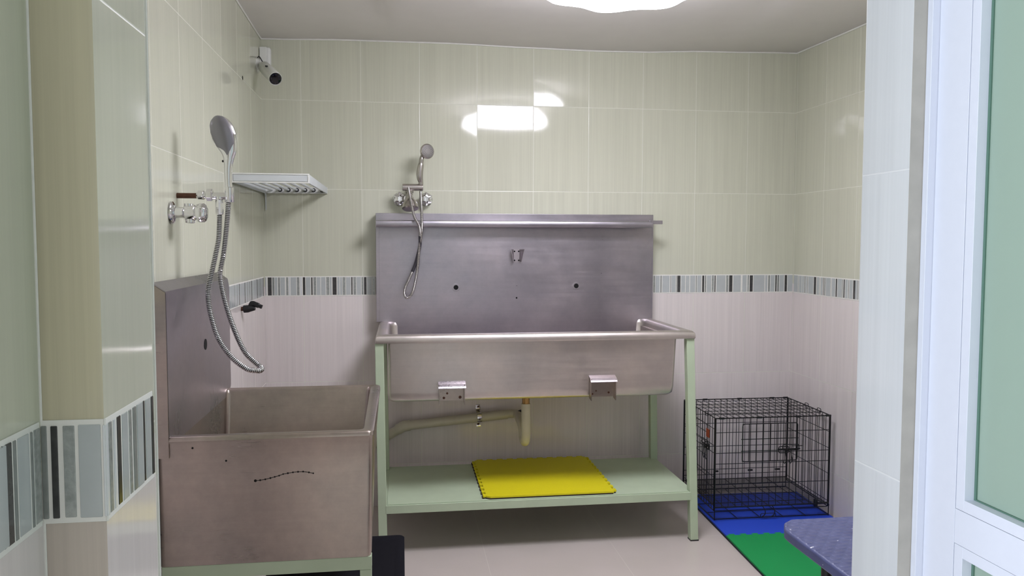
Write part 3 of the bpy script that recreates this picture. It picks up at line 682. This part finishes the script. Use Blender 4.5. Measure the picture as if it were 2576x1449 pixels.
for nm, x, lb in (('l',.688,'left chrome lobed valve knob on the back wall above the trough'),('r',.824,'right chrome lobed valve knob on the back wall above the trough')):
    v_ = thing('valve_knob', lb, 'tap', (x,0,1.622), group='valve knobs above the long trough')
    MB().lathe((x,0,1.622),(0,-1,0),[(0,.036),(.004,.036),(.012,.030),(.020,.016),(.034,.014)],32).build('rosette', M_CHROME, v_)
    MB().lathe((x,-.030,1.622),(0,-1,0),[(0,.018),(.006,.030),(.018,.033),(.030,.030),(.036,.020),(.037,.010)],48,lobes=6,amp=.12).build('knob', M_CHROME, v_)

# ------------------------------------------------------------------ towel rack shelf in the corner
rk = thing('wall_rack', 'white aluminium bathroom rack of bars on the back wall by the corner', 'rack', (.165,-.4,1.66))
YN = -.800
fr_ = MB()
fr_.box(.012,.321,YN-.010,YN+.004,1.640,1.646).box(.012,.321,YN-.010,YN+.004,1.674,1.680).box(.012,.018,YN-.010,YN+.004,1.646,1.674).box(.315,.321,YN-.010,YN+.004,1.646,1.674).box(.014,.318,YN-.006,YN,1.645,1.675)
fr_.build('front_rail', M_WHITE, rk, bevel=.0006)
MB().box(.020,.3135,YN-.0108,YN-.0095,1.6475,1.6725).build('front_plate', M_ALUG, rk, bevel=.0004)
MB().box(.012,.321,-.020,-.001,1.6465,1.650).box(.012,.321,-.006,-.001,1.650,1.680).build('rear_rail', M_WHITE, rk, bevel=.0006)
MB().prism([(YN,1.642),(YN,1.678),(-.002,1.678),(-.002,1.648)], 'x', .314, .320).build('end_plate', M_ALUG, rk, bevel=.0006)
MB().prism([(YN,1.642),(YN,1.678),(-.002,1.678),(-.002,1.560),(-.006,1.560),(-.010,1.630),(-.030,1.645)], 'x', .012, .017).build('end_plate', M_ALUG, rk, bevel=.0006)
for k in range(7):
    x = .045+k*.0415
    MB().cyl((x,YN,1.660),(x,-.004,1.664),.0062,14).build('bar', M_ALUG, rk)
    if k: MB().lathe((x,-.022,1.664),(0,1,0),[(0,.0105),(.016,.0105)],16).build('bar_socket', M_BLACK, rk)

# ------------------------------------------------------------------ security camera
cc = thing('security_camera', 'white bullet security camera on the left wall near the ceiling corner', 'camera', (0,-.105,2.27))
MB().lathe((0,-.105,2.268),(1,0,0),[(0,.038),(.004,.038),(.009,.030),(.011,.016)],36).build('mount', M_WHITE, cc)
MB().tube(spline([(.006,-.105,2.268),(.022,-.120,2.262),(.036,-.140,2.256)],5), .014, 16).build('arm', M_WHITE, cc)
a_ = V(.034,-.135,2.256); e_ = V(.116,-.300,2.163); ax = (e_-a_); L_ = ax.length
MB().lathe(a_, ax, [(-.004,.008),(0,.016),(.008,.024),(.02,.029),(L_-.01,.0315),(L_,.0315),(L_+.002,.0300),(L_-.004,.0275),(L_-.006,.0275)], 36).build('housing', M_WHITE, cc)
MB().lathe(a_+ax.normalized()*(L_-.006), ax, [(0,.0274),(.004,.0274),(.005,.024)], 32).build('lens_window', plain('lens_glass','08070d',.08), cc)
f1, f2 = MB().frame(ax); ld = MB()
for k in range(8):
    c_ = a_+ax.normalized()*(L_-.0012)+f1*(.019*math.cos(k*PI/4))+f2*(.019*math.sin(k*PI/4)); ld.lathe(c_, ax, [(0,.003),(.0008,.002)], 8)
ld.build('infrared_leds', plain('led_dots','2c2a3e',.2), cc)
MB().tube(spline([(.004,-.118,2.298),(.016,-.140,2.300),(.026,-.134,2.285),(.034,-.128,2.270)],6), .0028, 8).build('cable', M_BLACK, cc)
MB().box(.060,.072,-.245,-.225,2.232,2.236).build('seam_tab', M_BLACK, cc)
jo = thing('junction_box', 'small white junction box in the corner above the security camera', 'box', (.027,-.02,2.32))
MB().box(.001,.054,-.044,-.001,2.280,2.372).build('box', M_WHITE, jo, bevel=.012, seg=3)
MB().box(.002,.036,-.050,-.044,2.282,2.370).build('cover', M_WHITE, jo, bevel=.002)
an = MB().lathe((.0002,-.475,2.128),(1,0,0),[(0,.0095),(.0012,.0085)],20).build('anchor_hole', M_HOLE)
tag(an, 'tiny dark drilled hole in the upper left wall tiles', 'hole')

# ------------------------------------------------------------------ black tap on the left wall
bt = thing('ball_tap', 'small black plastic tap low on the left wall below the tile border', 'tap', (0,-.595,1.105))
MB().cyl((0,-.595,1.106),(.014,-.595,1.107),.0095,14).build('nipple', M_RUST, bt)
MB().lathe((.010,-.597,1.105),(1,-.12,.08),[(0,.010),(.002,.0165),(.020,.0165),(.028,.014),(.046,.010),(.050,.009)],24).build('body', M_BLACK, bt)
MB().tube(spline([(.038,-.598,1.112),(.046,-.600,1.128),(.060,-.602,1.126),(.078,-.604,1.119),(.090,-.605,1.114)],5), [.011]*5+[.013]*5+[.012]*5+[.009]*6, 14, r2=[.008]*21).build('lever', M_BLACK, bt)

# ------------------------------------------------------------------ blue topped grooming table
gt = thing('grooming_table', 'grooming table with dimpled blue rubber top beside the doorway', 'table', (2.0,-2.65,0))
tm = NT('dimpled_blue_rubber'); tc = tm.n('TexCoord').outputs['Object']; sx = tm.n('SeparateXYZ'); tm.put(sx.inputs[0], tc)
row = tm.math('DIVIDE', sx.outputs[1], .019); ri = tm.math('FLOOR', row); rf = tm.math('SUBTRACT', tm.math('FRACT', row), .5)
cu = tm.math('ADD', tm.math('DIVIDE', sx.outputs[0], .031), tm.math('MULTIPLY', tm.math('MODULO', tm.math('ABSOLUTE', ri), 2.0), .5))
cf = tm.math('SUBTRACT', tm.math('FRACT', cu), .5)
rr2 = tm.math('ADD', tm.math('POWER', tm.math('MULTIPLY', cf, 2.3), 2.0), tm.math('POWER', tm.math('MULTIPLY', rf, 2.2), 2.0))
dome = tm.math('MAXIMUM', tm.math('SUBTRACT', 1.0, rr2), 0.0); dome = tm.math('MULTIPLY', dome, tm.mapr(rf, -.5, .4, 1.6, .2))
gz_ = tm.n('NewGeometry'); sn = tm.n('SeparateXYZ'); tm.put(sn.inputs[0], gz_.outputs['Normal'])
dome = tm.math('MULTIPLY', dome, tm.math('GREATER_THAN', sn.outputs[2], .9))
fl = tm.noise(tc, 75.0, 1.0); fm2 = tm.math('GREATER_THAN', fl, .775)
nzz = tm.noise(tc, 20.0, 3.0)
tcol = tm.mix(fm2, tm.mix(tm.mapr(nzz,.3,.7,0,1), lin('494f78'), lin('535a84')), lin('e8e8ee'))
M_TOP = tm.set(color=tcol, rough=.42, normal=tm.bump(dome, .65, .003))
poly = [(1.628,-2.95),(2.50,-2.95),(2.545,-2.90),(2.545,-2.365),(2.50,-2.315),(1.667,-2.315),(1.640,-2.335),(1.620,-2.375),(1.618,-2.400),(1.620,-2.93)]
MB().prism(poly, 'z', .672, .700).build('table_top', M_TOP, gt, bevel=.007, seg=3)
for x, y in ((1.660,-2.500),(2.46,-2.500),(1.66,-2.80),(2.46,-2.80)):
    MB().cyl((x,y,0),(x,y,.672),.0118,16).build('leg', M_BLACK, gt)
MB().cyl((1.66,-2.5,.18),(2.46,-2.5,.18),.009,12).cyl((1.66,-2.8,.18),(2.46,-2.8,.18),.009,12).build('stretcher', M_BLACK, gt)

# ------------------------------------------------------------------ aluminium door with frosted glass, open along the corridor
dd = thing('door_1', 'white aluminium door with frosted green glass at the right edge', 'door', (1.44,-3.5,0), kind='structure')
A0, A1, A2, A3, A4, A5 = -3.1155, -3.1265, -3.127, -3.189, -3.2065, -3.2066
GX = 1.4575; YE = -3.97
MB().box(1.430,1.475,A0,A1,.0,2.40).build('frame', M_ALU, dd, bevel=.0008)
MB().box(1.4412,1.475,A2,A3+.0006,.01,2.38).build('stile', M_ALU, dd, bevel=.0006)
MB().box(1.4412,1.475,YE,YE+.06,.01,2.38).build('stile', M_ALU, dd, bevel=.0006)
MB().box(1.4412,1.475,A3,YE+.0605,.989,1.0365).build('rail', M_ALU, dd, bevel=.0005)
MB().box(1.4412,1.475,A3,YE+.0605,2.31,2.38).build('rail', M_ALU, dd, bevel=.0005)
MB().box(1.4412,1.475,A3,YE+.0605,.01,.10).build('rail', M_ALU, dd, bevel=.0005)
M_BEADS = plain('pale_grey_bead', 'b4bdb6', .4)
def beads(z0, z1):
    b = MB(); X0, X1 = 1.4414, 1.470; w_ = .0165
    b.box(X0,X1,A3-.0008,A3-w_,z0,z1).box(X0,X1,YE+.061,YE+.061+w_,z0,z1).box(X0,X1,A3-w_,YE+.061+w_,z0,z0+.0155).box(X0,X1,A3-w_,YE+.061+w_,z1-.0155,z1)
    b.build('glazing_bead', M_ALU, dd, bevel=.0005)
beads(1.037, 2.308); beads(.102, .9885)
gmt = NT('frosted_green_glass'); gmt.set(color=lin('b0c6b7'), rough=.35, trans=.35, ior=1.3, spec=.5)
for z0, z1 in ((1.050,2.295),(.115,.976)):
    MB().box(GX,GX+.006,A3-.0155,YE+.076,z0,z1).build('glass_pane', gmt.mat, dd, smooth=0)['label'] = 'frosted pale green glass pane'
M_GLASSSHADE = plain('glass_edge_shade_green', '557566', .5)  # dark strips painted in for the shadow line along the glass edge
for z0, z1 in ((1.0525,2.292),(.118,.973)):
    gk = MB(); gk.box(GX-.002,GX+.001,A3-.0166,A3-.0205,z0,z1).box(GX-.002,GX+.001,A3-.0205,YE+.078,z0,z0+.002)
    gk.build('glass_edge_shade', M_GLASSSHADE, dd, smooth=0)
